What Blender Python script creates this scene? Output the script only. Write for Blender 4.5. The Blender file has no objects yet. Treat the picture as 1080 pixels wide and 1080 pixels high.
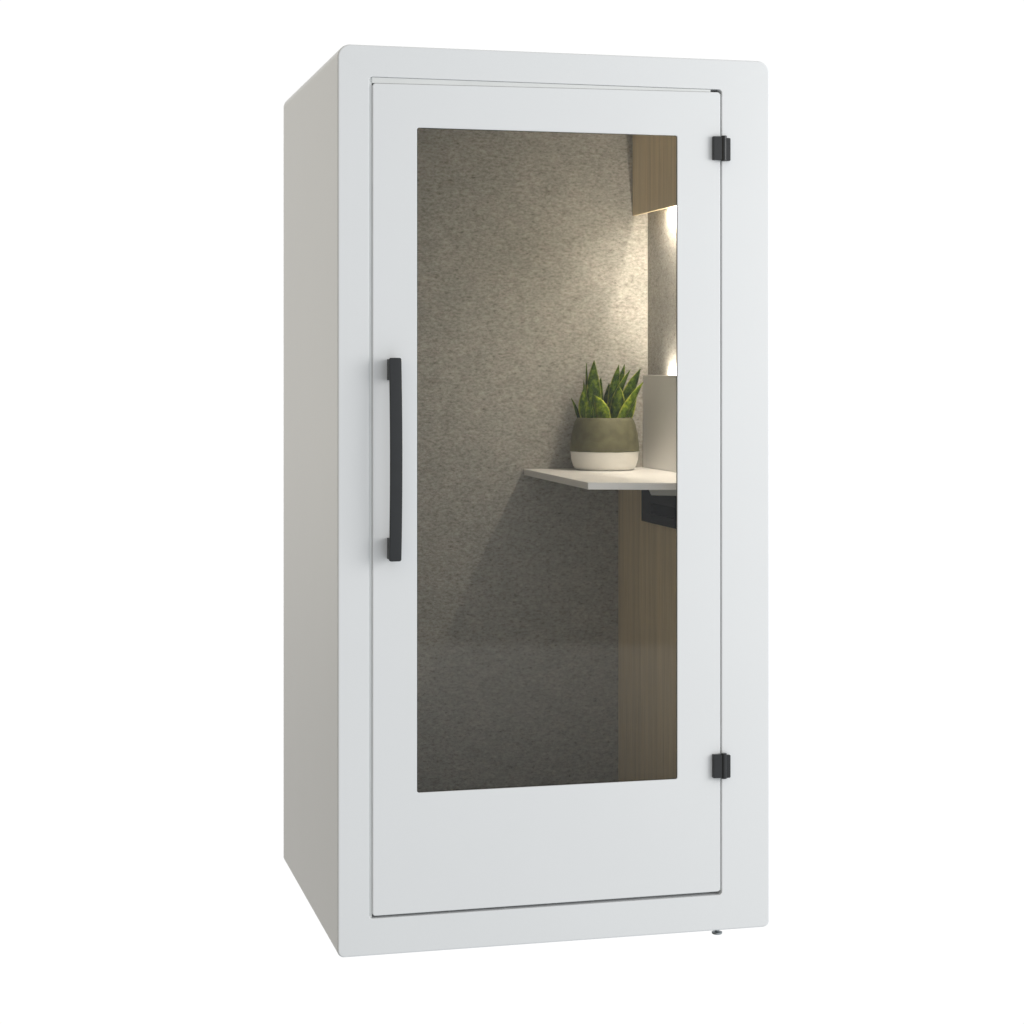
import bpy, bmesh, math, random
from mathutils import Vector, noise
random.seed(7)
S = bpy.context.scene
COL = S.collection
PI = math.pi
Z0 = 0.0210                      # the feet lift the booth this far off the ground

# ------------------------------------------------------------------ materials
def new_mat(name):
    m = bpy.data.materials.new(name); m.use_nodes = True
    nt = m.node_tree
    return m, nt, nt.nodes['Principled BSDF']

def nd(nt, kind, **kw):
    n = nt.nodes.new(kind)
    for k, v in kw.items():
        setattr(n, k, v)
    return n

def coords(nt, scale):
    tc = nd(nt, 'ShaderNodeTexCoord'); mp = nd(nt, 'ShaderNodeMapping')
    mp.inputs['Scale'].default_value = scale
    nt.links.new(tc.outputs['Object'], mp.inputs['Vector'])
    return mp.outputs['Vector']

def tex_noise(nt, vec, scale, detail=3, rough=0.55):
    n = nd(nt, 'ShaderNodeTexNoise')
    n.inputs['Scale'].default_value = scale
    n.inputs['Detail'].default_value = detail
    n.inputs['Roughness'].default_value = rough
    nt.links.new(vec, n.inputs['Vector'])
    return n.outputs['Fac']

def ramp(nt, fac, stops):
    r = nd(nt, 'ShaderNodeValToRGB'); e = r.color_ramp.elements
    while len(e) > 1: e.remove(e[-1])
    e[0].position, e[0].color = stops[0][0], (*stops[0][1], 1)
    for p, c in stops[1:]:
        k = e.new(p); k.color = (*c, 1)
    nt.links.new(fac, r.inputs['Fac'])
    return r.outputs['Color']

def mixc(nt, fac, a, b, blend='MIX'):
    m = nd(nt, 'ShaderNodeMix', data_type='RGBA', blend_type=blend)
    if isinstance(fac, (int, float)): m.inputs[0].default_value = fac
    else: nt.links.new(fac, m.inputs[0])
    for i, v in ((6, a), (7, b)):
        if isinstance(v, tuple): m.inputs[i].default_value = (*v, 1)
        else: nt.links.new(v, m.inputs[i])
    return m.outputs[2]

def bump(nt, h, bs, strength, dist):
    b = nd(nt, 'ShaderNodeBump')
    b.inputs['Strength'].default_value = strength
    b.inputs['Distance'].default_value = dist
    nt.links.new(h, b.inputs['Height']); nt.links.new(b.outputs['Normal'], bs.inputs['Normal'])

def plain(name, col, rough=0.5, var=0.06, vscale=9, bump_s=0.05, bump_scale=260, spec=0.5, metal=0):
    m, nt, bs = new_mat(name)
    v = coords(nt, (1, 1, 1))
    f = tex_noise(nt, v, vscale, 3)
    lo = tuple(c*(1-var) for c in col); hi = tuple(min(1, c*(1+var)) for c in col)
    nt.links.new(ramp(nt, f, [(0.3, lo), (0.7, hi)]), bs.inputs['Base Color'])
    bs.inputs['Roughness'].default_value = rough
    bs.inputs['Specular IOR Level'].default_value = spec
    bs.inputs['Metallic'].default_value = metal
    if bump_s: bump(nt, tex_noise(nt, v, bump_scale, 2), bs, bump_s, 0.001)
    return m

def make_felt():
    m, nt, bs = new_mat('heathered_felt')
    v1 = coords(nt, (64, 64, 130)); v2 = coords(nt, (130, 130, 220)); v3 = coords(nt, (1, 1, 1.4))
    fib = tex_noise(nt, v1, 1.0, 4, 0.62)
    fine = tex_noise(nt, v2, 1.0, 3, 0.6)
    big = tex_noise(nt, v3, 14, 4, 0.65)
    base = ramp(nt, fib, [(0.26, (0.200, 0.191, 0.172)), (0.40, (0.352, 0.337, 0.306)),
                          (0.60, (0.424, 0.408, 0.372)), (0.78, (0.515, 0.498, 0.458))])
    fc = ramp(nt, fine, [(0.29, (0.70, 0.69, 0.68)), (0.55, (1.0, 1.0, 1.0)), (0.74, (1.09, 1.09, 1.08))])
    c = mixc(nt, 1.0, base, fc, 'MULTIPLY')
    bc = ramp(nt, big, [(0.28, (0.87, 0.855, 0.84)), (0.46, (0.96, 0.975, 0.955)), (0.58, (1.02, 1.0, 0.99)), (0.72, (1.07, 1.085, 1.07))])
    c = mixc(nt, 1.0, c, bc, 'MULTIPLY')
    nt.links.new(c, bs.inputs['Base Color'])
    bs.inputs['Roughness'].default_value = 0.95
    bs.inputs['Specular IOR Level'].default_value = 0.1
    bs.inputs['Sheen Weight'].default_value = 0.1
    bump(nt, fine, bs, 0.5, 0.002)
    return m

def make_wood(name, dark, mid, light, axis=2):
    m, nt, bs = new_mat(name)
    sc = [230, 230, 230]; sc[axis] = 5
    sb = [34, 34, 34]; sb[axis] = 0.9
    g = tex_noise(nt, coords(nt, tuple(sc)), 1, 4, 0.65)
    b = tex_noise(nt, coords(nt, tuple(sb)), 1, 3, 0.5)
    c = ramp(nt, g, [(0.28, dark), (0.5, mid), (0.72, light)])
    t = ramp(nt, b, [(0.32, (0.88, 0.88, 0.87)), (0.5, (1, 1, 1)), (0.68, (1.07, 1.06, 1.04))])
    nt.links.new(mixc(nt, 1.0, c, t, 'MULTIPLY'), bs.inputs['Base Color'])
    bs.inputs['Roughness'].default_value = 0.55
    bs.inputs['Specular IOR Level'].default_value = 0.3
    bump(nt, g, bs, 0.15, 0.0008)
    return m

def make_glass():
    m, nt, bs = new_mat('tinted_glass')
    nt.nodes.remove(bs)
    out = nt.nodes['Material Output']
    tr = nd(nt, 'ShaderNodeBsdfTransparent'); tr.inputs['Color'].default_value = (0.965, 0.96, 0.948, 1)
    gl = nd(nt, 'ShaderNodeBsdfGlossy'); gl.inputs['Roughness'].default_value = 0.004
    lw = nd(nt, 'ShaderNodeLayerWeight'); lw.inputs['Blend'].default_value = 0.5
    pw = nd(nt, 'ShaderNodeMath', operation='POWER'); pw.inputs[1].default_value = 5
    ma = nd(nt, 'ShaderNodeMath', operation='MULTIPLY_ADD')
    ma.inputs[1].default_value = 0.75; ma.inputs[2].default_value = 0.024
    nt.links.new(lw.outputs['Facing'], pw.inputs[0]); nt.links.new(pw.outputs[0], ma.inputs[0])
    mx = nd(nt, 'ShaderNodeMixShader')
    nt.links.new(ma.outputs[0], mx.inputs[0])
    nt.links.new(tr.outputs[0], mx.inputs[1]); nt.links.new(gl.outputs[0], mx.inputs[2])
    nt.links.new(mx.outputs[0], out.inputs['Surface'])
    return m

def make_emit(name, col, strength):
    m, nt, bs = new_mat(name)
    bs.inputs['Base Color'].default_value = (0.8, 0.8, 0.78, 1)
    bs.inputs['Emission Color'].default_value = (*col, 1)
    bs.inputs['Emission Strength'].default_value = strength
    return m

def make_leaf():
    m, nt, bs = new_mat('succulent_leaf'); bs.inputs['Specular IOR Level'].default_value = 0.12
    at = nd(nt, 'ShaderNodeAttribute', attribute_name='across')       # 0 at the midrib, 1 at the margin
    v = coords(nt, (1, 1, 1))
    band = tex_noise(nt, coords(nt, (70, 70, 60)), 1, 3, 0.6)
    green = ramp(nt, band, [(0.35, (0.016, 0.034, 0.003)), (0.52, (0.042, 0.078, 0.006)), (0.68, (0.12, 0.17, 0.018))])
    tn = nd(nt, 'ShaderNodeAttribute', attribute_name='tone')
    green = mixc(nt, 1.0, green, ramp(nt, tn.outputs['Fac'], [(0.0, (.50, .62, .40)), (0.5, (1.5, 1.4, .8)), (1.0, (3.0, 2.5, 1.1))]), 'MULTIPLY')
    wav = tex_noise(nt, coords(nt, (40, 40, 70)), 1, 2)
    ad = nd(nt, 'ShaderNodeMath', operation='MULTIPLY_ADD'); ad.inputs[1].default_value = .5; ad.inputs[2].default_value = -.25
    nt.links.new(wav, ad.inputs[0])
    sm = nd(nt, 'ShaderNodeMath', operation='ADD'); nt.links.new(ad.outputs[0], sm.inputs[0]); nt.links.new(at.outputs['Fac'], sm.inputs[1])
    edge = ramp(nt, sm.outputs[0], [(0.0, (0, 0, 0)), (0.80, (0, 0, 0)), (1.0, (1, 1, 1))])
    bw = nd(nt, 'ShaderNodeRGBToBW'); nt.links.new(edge, bw.inputs[0])
    nt.links.new(mixc(nt, bw.outputs[0], green, (0.36, 0.38, 0.06)), bs.inputs['Base Color'])
    bs.inputs['Roughness'].default_value = 0.38
    bs.inputs['Subsurface Weight'].default_value = 0.0
    bump(nt, tex_noise(nt, v, 120, 2), bs, 0.15, 0.001)
    return m

M = {
 'paint': plain('white_powder_coat', (0.84, 0.85, 0.857), 0.31, 0.008, 3, 0.035, 420),
 'seal': plain('pale_seal', (0.80, 0.81, 0.80), 0.6, 0.03),
 'gasket': plain('black_rubber', (0.028, 0.030, 0.032), 0.6, 0.1),
 'black': plain('black_satin_metal', (0.018, 0.019, 0.020), 0.33, 0.12, 30, 0.08, 300),
 'charcoal': plain('charcoal_powder_coat', (0.020, 0.022, 0.024), 0.5, 0.08, 30, 0.1, 500),
 'felt': make_felt(),
 'zinc': plain('dull_zinc', (0.42, 0.44, 0.45), 0.38, 0.1, 30, 0.05, 300, metal=1),
 'plastic': plain('matt_black_plastic', (0.016, 0.018, 0.018), 0.7, 0.1, 30, 0.05, 300, spec=0.15),
 'oak': make_wood('oak_veneer', (0.61, 0.49, 0.305), (0.75, 0.615, 0.41), (0.82, 0.70, 0.49)),
 'laminate': plain('white_laminate', (0.83, 0.82, 0.805), 0.42, 0.02, 6, 0.03, 200),
 'steel': plain('pale_grey_steel', (0.85, 0.88, 0.87), 0.45, 0.03),
 'carpet': plain('grey_carpet', (0.10, 0.098, 0.095), 0.95, 0.3, 120, 0.4, 300),
 'glass': make_glass(),
 'void': plain('slot_shade', (0.001, 0.001, 0.001), 0.8, 0.1, 30, 0, spec=0.0),  # shade inside the shallow slot, put into the colour as near-black
 'led': make_emit('led_diffuser', (1.0, 0.84, 0.62), 6.0),
 'glaze': plain('sage_glaze', (0.120, 0.114, 0.056), 0.7, 0.22, 42, 0.6, 170),
 'ceramic': plain('white_ceramic', (0.80, 0.78, 0.73), 0.5, 0.03, 20, 0.1, 160),
 'soil': plain('potting_soil', (0.035, 0.025, 0.016), 0.95, 0.5, 90, 0.8, 120),
 'leaf': make_leaf(),
}

# ------------------------------------------------------------------ helpers
def link(name, bm, mat, parent=None, origin=(0, 0, 0), smooth=None, bevel=None, wn=False):
    """bm is in world metres; the object's origin goes to `origin`; parent sits without rotation."""
    o3 = Vector(origin)
    bmesh.ops.translate(bm, verts=bm.verts, vec=-o3)
    bmesh.ops.recalc_face_normals(bm, faces=bm.faces)
    me = bpy.data.meshes.new(name); bm.to_mesh(me); bm.free()
    me.materials.append(mat)
    ob = bpy.data.objects.new(name, me); COL.objects.link(ob)
    if parent is None: ob.location = o3
    else:
        ob.parent = parent
        pw = Vector((0, 0, 0)); p = parent
        while p: pw += p.location; p = p.parent
        ob.location = o3 - pw
    if smooth is not None:
        me.shade_smooth() if hasattr(me, 'shade_smooth') else None
        me.set_sharp_from_angle(angle=math.radians(smooth))
    if bevel:
        b = ob.modifiers.new('bevel', 'BEVEL'); b.width = bevel; b.segments = 3
        b.limit_method = 'ANGLE'; b.angle_limit = math.radians(40)
    if wn:
        q = ob.modifiers.new('weighted_normal', 'WEIGHTED_NORMAL'); q.keep_sharp = True; q.weight = 100
    return ob

def box(bm, x0, x1, y0, y1, z0, z1):
    r = bmesh.ops.create_cube(bm, size=1)
    for v in r['verts']:
        v.co = Vector((x0 + (v.co.x+.5)*(x1-x0), y0 + (v.co.y+.5)*(y1-y0), z0 + (v.co.z+.5)*(z1-z0)))
    return r['verts']

def boxes(*bs):
    bm = bmesh.new()
    for b in bs: box(bm, *b)
    return bm

def rrect(x0, x1, z0, z1, y, rb, rt, k=8):
    """rounded rectangle in the XZ plane, counter-clockwise; rb / rt = lower / upper corner radius"""
    pts = []
    for cx, cz, r, a0 in ((x1-rb, z0+rb, rb, -90), (x1-rt, z1-rt, rt, 0), (x0+rt, z1-rt, rt, 90), (x0+rb, z0+rb, rb, 180)):
        for i in range(k+1):
            a = math.radians(a0 + 90*i/k)
            pts.append((cx + r*math.cos(a), y, cz + r*math.sin(a)))
    return pts

def loft(bm, loops, cap0=False, cap1=False, closed=False):
    L = [[bm.verts.new(p) for p in lp] for lp in loops]
    n = len(L[0])
    seq = list(zip(L[:-1], L[1:]))
    if closed: seq.append((L[-1], L[0]))
    for a, b in seq:
        for i in range(n):
            j = (i+1) % n
            bm.faces.new((a[i], a[j], b[j], b[i]))
    if cap0: bm.faces.new(L[0])
    if cap1: bm.faces.new(L[-1])
    return L

def prism(bm, poly, z0, z1):
    lo = [bm.verts.new((x, y, z0)) for x, y in poly]; hi = [bm.verts.new((x, y, z1)) for x, y in poly]
    n = len(poly)
    for i in range(n):
        bm.faces.new((lo[i], lo[(i+1) % n], hi[(i+1) % n], hi[i]))
    bm.faces.new(lo[::-1]); bm.faces.new(hi)

def lathe(bm, prof, cx, cy, seg=64, cap_lo=True, cap_hi=False, wob=None):
    rings = []
    for r, z in prof:
        ring = []
        for i in range(seg):
            a = 2*PI*i/seg
            dz = wob(a) if wob else 0
            ring.append((cx + r*math.cos(a), cy + r*math.sin(a), z + dz))
        rings.append(ring)
    loft(bm, rings, cap_lo, cap_hi)

def thing(name, label, cat, loc):
    o = bpy.data.objects.new(name, None); COL.objects.link(o)
    o.location = loc; o['label'] = label; o['category'] = cat
    o.empty_display_size = 0.1
    return o

# ------------------------------------------------------------------ the booth
W, D, H = 1.0736, 0.945, 2.1318
ZB, ZT = Z0, Z0 + H
IX0, IX1, IY1, IZ0, IZ1 = 0.035, 1.0386, 0.857, 0.075 + Z0, 2.085 + Z0      # felt faces
DX0, DX1, DZ0, DZ1 = 0.0825, 0.9447, 0.0925 + Z0, 2.0512 + Z0               # door leaf
GX0, GX1, GZ0, GZ1 = 0.1889, 0.8341, 0.3758 + Z0, 1.9418 + Z0               # window in the door
booth = thing('office_booth', 'tall white enclosed work booth with closed glazed door, black pull handle and felt lining',
              'office booth', (W/2, D/2, 0))

bm = bmesh.new()
ox0, ox1, oz0, oz1 = .0742, .9490, .0867 + Z0, 2.0578 + Z0               # door opening
SAG = .0085                                                              # the leaf hangs a little low on its handle side
def R(i, y, e=0.0): return rrect(e, W-e, ZB+e, ZT-e, y, 0.016-e if e < .016 else .001, 0.030-e, 8)
def O(y, e=0.0, rr=0.009): return rrect(ox0-e, ox1+e, oz0-e, oz1+e, y, rr+max(e, 0), rr+max(e, 0), 8)
loft(bm, [R(0, D, 0.008), R(0, D-0.003, 0.0025), R(0, D-0.008), R(0, 0.0045), R(0, 0.0013, 0.0013), R(0, 0, 0.0045),
          O(0, 0.0015), O(0.0005, 0.0005), O(0.0015), O(0.0475), O(0.0475, -0.02, 0.004), O(0.075, -0.02, 0.004),
          rrect(IX0-.004, IX1+.004, IZ0-.004, IZ1+.004, 0.075, .002, .002, 8),
          rrect(IX0-.004, IX1+.004, IZ0-.004, IZ1+.004, IY1+.004, .002, .002, 8)], True, True)
link('casing', bm, M['paint'], booth, (W/2, D/2, 0), smooth=50, wn=True)

# felt lining boards, each one a board of its own
for nm, b in (('back_panel', (IX0, IX1, IY1, IY1+.003, IZ0, IZ1)),
              ('side_panel', (IX1, IX1+.003, .078, IY1-.002, IZ0, IZ1)),
              ('side_panel', (IX0-.003, IX0, .078, IY1-.002, IZ0, IZ1)),
              ('ceiling_panel', (IX0+.002, IX1-.002, .078, IY1-.002, IZ1-.003, IZ1))):
    link(nm, boxes(b), M['felt'], booth)
link('floor_panel', boxes((IX0+.002, IX1-.002, .078, IY1-.002, IZ0-.003, IZ0+.004)), M['carpet'], booth)
bm = boxes((ox0+.0006, DX0-.0006, .0070, .0465, DZ0-.0045, oz1-.0012),
           (DX1+.0005, ox1-.0005, .0065, .0465, DZ0+.004, DZ1-.004))
pv = [(DX0-.0005, DZ1-SAG+.0008), (DX1-.024, DZ1+.0004), (DX1-.024, oz1-.0008), (DX0-.0005, oz1-.0008)]
a = [bm.verts.new((x, .0034, z)) for x, z in pv]; b = [bm.verts.new((x, .0465, z)) for x, z in pv]
for i in range(4): bm.faces.new((a[i], a[(i+1) % 4], b[(i+1) % 4], b[i]))
bm.faces.new(a[::-1]); bm.faces.new(b)
link('door_seal', bm, M['seal'], booth)

# levelling feet: a threaded stem and a round pad
def foot(x, y, drop):
    bm = bmesh.new()
    z1 = ZB + .002
    lathe(bm, [(.0115, z1-drop), (.013, z1-drop+.0015), (.013, z1-drop+.005), (.0062, z1-drop+.0065), (.0050, z1-drop+.0075), (.0050, z1-.0065), (.017, z1-.0062), (.017, z1+.003)], x, y, 28, True, True)
    return bm
for x, y, dr in ((0.953, .046, .023), (.112, .105, .023), (.955, D-.08, .023), (.112, D-.08, .023)):
    link('levelling_foot', foot(x, y, dr), M['zinc'], booth, (x, y, ZB), smooth=40)

# ---- door
door = None
def Dr(y, e=0.0):
    return [(x, yy, z - (SAG*(DX1-x)/(DX1-DX0) if z > 1.95 else -.0025*(x-DX0)/(DX1-DX0) if z < .2 else 0)) for x, yy, z in rrect(DX0+e, DX1-e, DZ0+e, DZ1-e, y, .007-e, .007-e, 8)]
def Gr(y, e=0.0, r=.005): return rrect(GX0-e, GX1+e, GZ0-e, GZ1+e, y, r+max(e, 0), r+max(e, 0), 8)
bm = bmesh.new()
loft(bm, [Dr(.044), Dr(.0025), Dr(.0007, .0007), Dr(0, .0025), Gr(0, .0022), Gr(.0007, .0006), Gr(.0030), Gr(.0030, .032, .004), Gr(.044, .032, .004)], closed=True)
door = link('door', bm, M['paint'], booth, (DX1, .02, DZ0), smooth=50, wn=True)
link('glass_pane', boxes((GX0-.012, GX1+.012, .0042, .0102, GZ0-.012, GZ1+.012)), M['glass'], door)
bm = bmesh.new()
loft(bm, [Gr(.0033, .006), Gr(.0033, -.0010, .004), Gr(.0041, -.0010, .004), Gr(.0041, .006)], closed=True)
link('glazing_gasket', bm, M['gasket'], door)

# handle: bowed flat bar on two short posts
bm = bmesh.new()
hx0, hx1, hz0, hz1 = .1140, .1425, .9258 + Z0, 1.3995 + Z0
rings = []
ends = [.0045*(1-math.cos(i/7*PI/2)) for i in range(8)]
zs = [hz0+e for e in ends] + [hz0+.0045+i/30*(hz1-hz0-.009) for i in range(1, 30)] + [hz1-e for e in reversed(ends)]
for z in zs:
    u = 2*(z-hz0)/(hz1-hz0)-1
    out = .036 + .013*(1-u*u)
    d = min(z-hz0, hz1-z); e = .0045
    ins = e - math.sqrt(max(0, e*e-(e-d)**2)) if d < e else 0
    x0, x1, y0, y1 = hx0+ins, hx1-ins, -out-.009+ins*.3, -out-ins*.2
    c = .0015
    rings.append([(x0+c, y0, z), (x1-c, y0, z), (x1, y0+c, z), (x1, y1-c, z), (x1-c, y1, z), (x0+c, y1, z), (x0, y1-c, z), (x0, y0+c, z)])
loft(bm, rings, True, True)
for za, zb in ((hz0+.003, hz0+.052), (hz1-.052, hz1-.003)):
    box(bm, hx0+.003, hx1-.003, -.042, .001, za, zb)
link('handle', bm, M['charcoal'], door, ((hx0+hx1)/2, 0, (hz0+hz1)/2), smooth=50, wn=True)

# hinges: door leaf, round knuckle, frame leaf
for zc in (1.9128+Z0, .4040+Z0):
    bm = bmesh.new()
    h = .0288
    vs = box(bm, .9232, .9470, -.012, .0005, zc-h, zc+h)
    box(bm, .9555, .9685, -.009, .0005, zc-h-.0012, zc+h-.003)
    bmesh.ops.bevel(bm, geom=bm.edges[:], offset=.0012, segments=2, affect='EDGES')
    lathe(bm, [(.0062, zc-h-.0022), (.0070, zc-h-.0014), (.0070, zc+h+.0014), (.0062, zc+h+.0022)], .9512, -.0085, 28, True, True)
    link('hinge', bm, M['black'], door, (.9512, 0, zc), smooth=40)

# ---- inside: desk, upstand, overhead cabinet, oak panel, power box
zd = 1.0920 + Z0
bm = bmesh.new()
prism(bm, [(.671, IY1-.001), (.6515, .150), (.857, .0725), (.915, .080), (1.0366, .080), (1.0366, IY1-.001)], zd-.0176, zd)
link('desk', bm, M['laminate'], booth, (.84, .5, zd), bevel=.0012)
PX = 1.0241
link('desk_upstand', boxes((PX, PX+.0045, .082, IY1-.001, zd+.0003, 1.3575+Z0)), M['laminate'], booth, (PX, .5, zd), bevel=.001)

CX, CZ = .9927, 1.8140 + Z0
REC = .108
bm = boxes((CX, CX+.008, .080, IY1-.001, CZ, IZ1-.004),                     # face board
           (CX+.0081, IX1-.0005, .080, IY1-.001, CZ+REC+.006, IZ1-.004),    # carcass above the light recess
           (CX+.0081, IX1-.0005, .080, .090, CZ, CZ+REC+.0059))             # near end board
cab = link('overhead_cabinet', bm, M['oak'], booth, (CX, .45, CZ))
link('light_strip', boxes((1.0230, 1.0360, .15, .69, CZ+REC, CZ+REC+.0055)), M['led'], cab)

LX = .9501
bm = boxes((LX, LX+.018, .080, IY1-.001, IZ0+.0045, zd-.0180))
link('lower_panel', bm, M['oak'], booth, (LX, .45, IZ0))
# black power box on the oak panel, hollow slot in its face
bz0, bz1, by0, by1 = .9590+Z0, zd-.0182, .25, .598
s0, s1, sy0, sy1 = .983+Z0, 1.0135+Z0, .300, .528
bm = boxes((LX-.014, LX-.0002, by0, by1, s1, bz1), (LX-.014, LX-.0002, by0, by1, bz0, s0),
           (LX-.014, LX-.0002, sy1, by1, s0+.0001, s1-.0001), (LX-.014, LX-.0002, by0, sy0, s0+.0001, s1-.0001))
pb = link('power_box', bm, M['plastic'], booth, (LX, .45, bz0))
link('socket_slot', boxes((LX-.004, LX-.0003, sy0+.0001, sy1-.0001, s0+.0002, s1-.0002)), M['void'], pb)
bm = bmesh.new()
yz = [(.520, zd-.0179), (.22, zd-.0179), (.22, zd-.0420), (.465, zd-.0548)]
a = [bm.verts.new((LX-.030, y, z)) for y, z in yz]; b = [bm.verts.new((LX-.0145, y, z)) for y, z in yz]
for i in range(4): bm.faces.new((a[i], a[(i+1) % 4], b[(i+1) % 4], b[i]))
bm.faces.new(a[::-1]); bm.faces.new(b)
link('desk_bracket', bm, M['steel'], booth, (LX, .45, zd))
link('light_strip', boxes((PX+.0055, IX1-.0015, .15, .69, 1.343+Z0, 1.347+Z0)), M['led'], booth)

# ------------------------------------------------------------------ the plant
pcx, pcy = .8775, .752
plant = thing('potted_plant', 'short pointed green succulent in an olive and white round pot on the desk',
              'potted plant', (pcx, pcy, zd))
k = 1/376.0                                                    # metres per photo pixel at the pot
zb = zd + .0004
seam = zb + 19.8*k
wob = lambda a: .0007*math.sin(5*a+.6) + .0005*math.sin(11*a+2)
bm = bmesh.new()
lathe(bm, [(28.5*k, zb), (30.5*k, zb+.8*k), (33*k, zb+4*k), (35.2*k, zb+11*k), (36.0*k, seam-.0012), (35.6*k, seam-.0004)], pcx, pcy, 72, True, True)
base = link('pot_base', bm, M['ceramic'], plant, (pcx, pcy, zd), smooth=50)
bm = bmesh.new()
prof = [(35.3*k, seam-.0006), (36.5*k, seam), (36.6*k, seam+2*k), (36.1*k, seam+8*k), (34.9*k, seam+17*k), (33.0*k, seam+26*k), (31.2*k, seam+31.5*k),
        (29.6*k, seam+34.0*k), (27.6*k, seam+35.2*k), (26.6*k, seam+34.8*k), (26.4*k, seam+33.5*k), (28.0*k, seam+28*k)]
rings = []
for j, (r, z) in enumerate(prof):
    rings.append([(pcx + r*math.cos(2*PI*i/72), pcy + r*math.sin(2*PI*i/72), z + (wob(2*PI*i/72) if j < 2 else 0)) for i in range(72)])
loft(bm, rings, True, False)
link('pot_body', bm, M['glaze'], plant, (pcx, pcy, zd), smooth=50)
bm = bmesh.new()
lathe(bm, [(27.2*k, seam+29*k), (18*k, seam+30.5*k), (8*k, seam+31.2*k), (1*k, seam+31*k)], pcx, pcy, 48, False, True)
for v in bm.verts: v.co.z += .0025*noise.noise(v.co*90)
link('soil', bm, M['soil'], plant, (pcx, pcy, zd), smooth=60)

YAW = .24819
rv = Vector((math.cos(YAW), -math.sin(YAW), 0)); fv = Vector((math.sin(YAW), math.cos(YAW), 0)); uz = Vector((0, 0, 1))
rim = Vector((pcx, pcy, seam+31*k))
bm = bmesh.new()
lay = bm.verts.layers.float.new('across'); ton = bm.verts.layers.float.new('tone')
def leaf(bx, bd, tx, tz, td, w, bow=0.0, roll=0.0, wb=.62, peak=.42, tone=.5):
    """base offset (px right, px deep), tip offset (px right, px up above the rim, px deep), half width px"""
    p0 = rim + rv*(bx*k) + fv*(bd*k) - uz*(3*k)
    p2 = rim + rv*(tx*k) + fv*(td*k) + uz*((tz+4.4)*k)
    side0 = (rv*math.cos(roll) + fv*math.sin(roll))
    mid = (p0+p2)/2 + rv*(bow*k)
    n, m = 16, 7
    rows = []
    for i in range(n+1):
        t = i/n
        p = p0*(1-t)**2 + mid*2*t*(1-t) + p2*t*t
        tan = ((mid-p0)*(1-t) + (p2-mid)*t).normalized()
        side = (side0 - tan*side0.dot(tan)).normalized()
        nrm = side.cross(tan).normalized()
        if t < peak: ww = wb + (1-wb)*math.sin(t/peak*PI/2)
        else: ww = max(0.0, 1-((t-peak)/(1-peak))**1.9)
        ww = max(ww, .02)*w*k
        row = []
        for j in range(m):
            s = 2*j/(m-1)-1
            q = p + side*(s*ww*1.15) - nrm*(ww*.55*(s*s)) + nrm*(.5*k*math.sin(9*t+bx))*abs(s)
            v = bm.verts.new(q); v[lay] = abs(s); v[ton] = tone; row.append(v)
        rows.append(row)
    for i in range(n):
        for j in range(m-1):
            bm.faces.new((rows[i][j], rows[i][j+1], rows[i+1][j+1], rows[i+1][j]))
#    bx   bd   tx    tz   td   w
for L in ((-9, -2, -10.8, 60, 4, 7.4, -1.5, .25, .66, .40, 0.25),
          (-17, 6, -18.5, 57, 10, 2.6, 0, .9, .6, .4, 0.10),
          (-18, -4, -21.0, 33, -6, 5.2, -3.5, .5, .7, .4, 0.50),
          (-24, 2, -35.0, 20, -2, 1.9, 1.0, .3, .7, .3, 0.20),
          (-15, 12, -21.5, 39, 16, 2.6, 0, .4, .6, .4, 0.15),
          (-1.5, -19, -12.2, 24, -27, 6.6, 4.5, -.2, .8, .35, 0.95),
          (6, 6, 15.5, 55.5, 10, 4.8, -1, .2, .6, .5, 0.15),
          (8, 12, 22, 56, 18, 4.0, -1.5, -.4, .6, .55, 0.10),
          (4, 0, 27.5, 50.5, 6, 3.6, -3, .5, .6, .5, 0.35),
          (9, -8, 14.5, 33, -12, 6.6, 1.5, -.25, .75, .5, 0.35),
          (14, 2, 38.0, 51, 0, 5.9, -2, .45, .62, .55, 0.20),
          (15, -16, 40.0, 37, -14, 4.8, -2.5, .55, .75, .4, 0.90),
          (22, 6, 33, 30, 12, 4.0, 2, -.5, .7, .4, 0.50),
          (-8, 14, -3, 42, 22, 5.0, 1, .3, .7, .4, 0.10),
          (0, 18, 6, 36, 24, 5.5, 1, -.3, .7, .4, 0.15),
          (-14, -12, -15, 22, -20, 4.5, -2, .6, .8, .3, 0.45)):
    leaf(*L)
fo = link('foliage', bm, M['leaf'], plant, tuple(rim), smooth=80)
sd = fo.modifiers.new('thickness', 'SOLIDIFY'); sd.thickness = .0016; sd.offset = 0

# ------------------------------------------------------------------ light
def area(name, loc, direction, sx, sy, power, col, spread=180):
    l = bpy.data.lights.new(name, 'AREA'); l.shape = 'RECTANGLE'; l.size = sx; l.size_y = sy
    l.energy = power; l.color = col; l.spread = math.radians(spread)
    o = bpy.data.objects.new(name, l); COL.objects.link(o); o.location = loc
    o.rotation_euler = Vector(direction).to_track_quat('-Z', 'Y').to_euler()
    return o
tgt = Vector((.5, 0, 1.15))
kdir = Vector((.80, -.60, .16)).normalized()
area('window_light', tgt + kdir*4.2, -kdir, 2.3, 2.0, 80, (1.0, .99, .975))
warm = (1.0, .92, .795)
def strip(name, loc, turn, ly, power, wide=.008):                  # a row of LEDs along Y; turn = 0 shines down, 180 up
    o = area(name, loc, (0, 0, -1), wide, ly, power, warm)
    o.rotation_euler = (0, math.radians(turn), 0)
    return o
strip('cabinet_led', (1.0295, .41, CZ+REC-.001), 0, .50, 2.6)
strip('cabinet_led', (1.0185, .41, CZ+.006), -22, .50, 4.3, .030)
strip('upstand_led', (1.0325, .41, 1.3485+Z0), 180, .50, 4.8)

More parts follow.
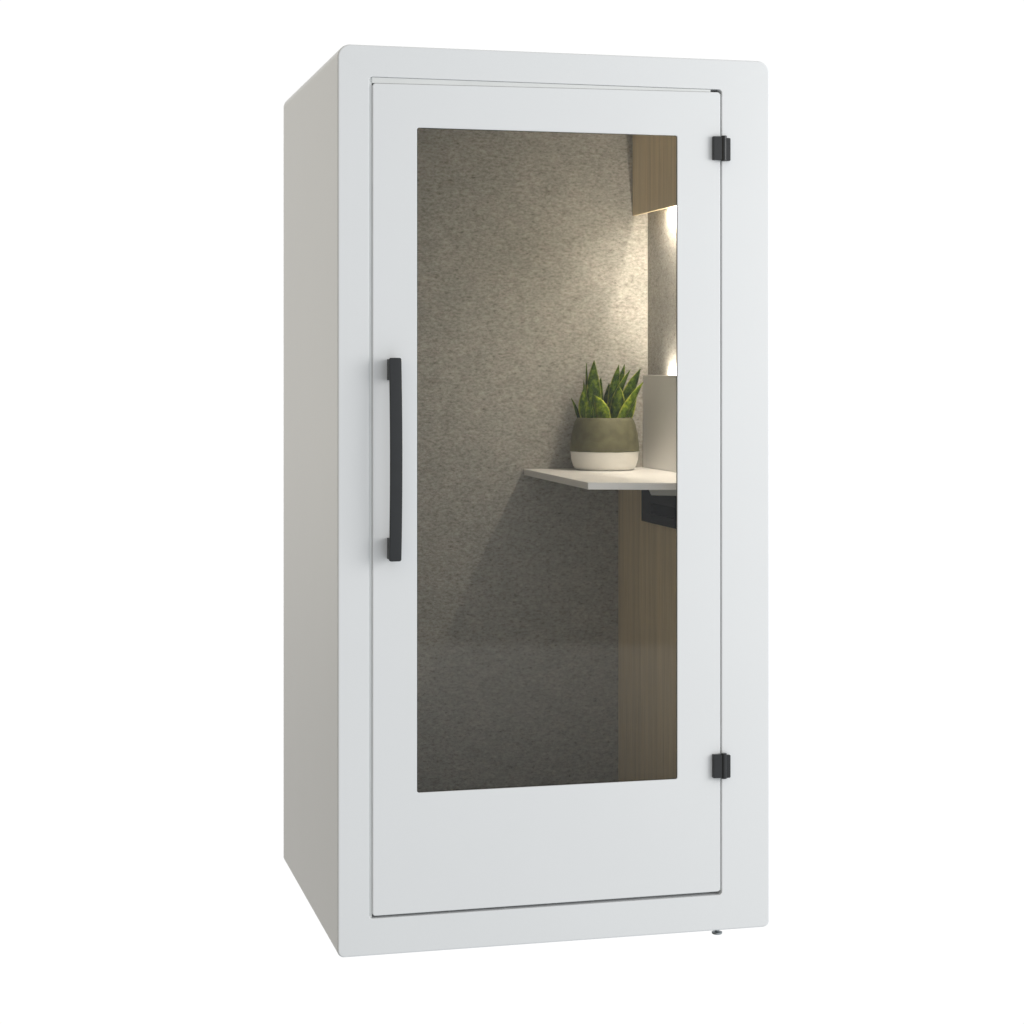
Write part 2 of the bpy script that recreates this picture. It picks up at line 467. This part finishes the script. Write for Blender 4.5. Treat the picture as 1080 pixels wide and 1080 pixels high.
w = bpy.data.worlds.new('World'); S.world = w; w.use_nodes = True
nt = w.node_tree; bg = nt.nodes['Background']
tc = nd(nt, 'ShaderNodeTexCoord')
def dotn(vec):
    d = nd(nt, 'ShaderNodeVectorMath', operation='DOT_PRODUCT')
    d.inputs[1].default_value = vec; nt.links.new(tc.outputs['Generated'], d.inputs[0])
    return d.outputs['Value']
fwd = dotn((math.sin(YAW), math.cos(YAW), 0))
lft = dotn((-math.cos(YAW), math.sin(YAW), 0))
mr = nd(nt, 'ShaderNodeMapRange', interpolation_type='SMOOTHSTEP')
mr.inputs['From Min'].default_value = .55; mr.inputs['From Max'].default_value = .80
nt.links.new(fwd, mr.inputs['Value'])
ml = nd(nt, 'ShaderNodeMapRange', interpolation_type='SMOOTHSTEP')
ml.inputs['From Min'].default_value = -.1; ml.inputs['From Max'].default_value = .6
nt.links.new(lft, ml.inputs['Value'])
up = nd(nt, 'ShaderNodeSeparateXYZ'); nt.links.new(tc.outputs['Generated'], up.inputs[0])
fl = nd(nt, 'ShaderNodeMapRange', interpolation_type='SMOOTHSTEP')
fl.inputs['From Min'].default_value = -.133; fl.inputs['From Max'].default_value = -.139
nt.links.new(up.outputs['Z'], fl.inputs['Value'])
walls = mixc(nt, ml.outputs['Result'], (.69, .71, .73), (.44, .40, .315))
ft = nd(nt, 'ShaderNodeMapRange', interpolation_type='SMOOTHSTEP')          # bright table top or sill, fading to the floor
ft.inputs['From Min'].default_value = -.145; ft.inputs['From Max'].default_value = -.225
nt.links.new(up.outputs['Z'], ft.inputs['Value'])
sill = mixc(nt, ft.outputs['Result'], (1.20, 1.22, 1.22), (.68, .72, .75))
floor = mixc(nt, ml.outputs['Result'], sill, (.10, .105, .11))
room = mixc(nt, fl.outputs['Result'], walls, floor)
allc = mixc(nt, mr.outputs['Result'], room, (1.03, 1.03, 1.03))
# added surroundings at left: pale above, dark brown below, to shade the casing side
side = dotn((-1, 0, 0))
def step(src, a, b, lo=0.0, hi=1.0):
    n = nd(nt, 'ShaderNodeMapRange', interpolation_type='SMOOTHSTEP')
    n.inputs['From Min'].default_value = a; n.inputs['From Max'].default_value = b
    n.inputs['To Min'].default_value = lo; n.inputs['To Max'].default_value = hi
    nt.links.new(src, n.inputs['Value'])
    return n.outputs['Result']
def mul(a, b):
    n = nd(nt, 'ShaderNodeMath', operation='MULTIPLY')
    nt.links.new(a, n.inputs[0]); nt.links.new(b, n.inputs[1])
    return n.outputs[0]
beside = mixc(nt, step(up.outputs['Z'], -.02, -.20), (1.0, .96, .86), (.03, .022, .016))
allc = mixc(nt, mul(step(side, .19, .27), mr.outputs['Result']), allc, beside)
nt.links.new(allc, bg.inputs['Color']); bg.inputs['Strength'].default_value = 1.0

# ------------------------------------------------------------------ camera
cam = bpy.data.cameras.new('camera'); co = bpy.data.objects.new('camera', cam); COL.objects.link(co)
co.location = (-.74665, -4.6, 1.36817 + Z0)
co.rotation_euler = (PI/2, 0, -YAW)
cam.sensor_width = 36; cam.lens = 36*2101.07/1080
cam.shift_y = -(540-391.58)/1080
cam.clip_end = 200; cam.clip_start = .05
S.camera = co
S.render.engine = 'CYCLES'
S.cycles.max_bounces = 10; S.cycles.transparent_max_bounces = 16
S.cycles.use_denoising = True
S.view_settings.view_transform = 'Standard'; S.view_settings.look = 'None'
S.view_settings.exposure = 0; S.view_settings.gamma = 1
S.view_settings.use_curve_mapping = False
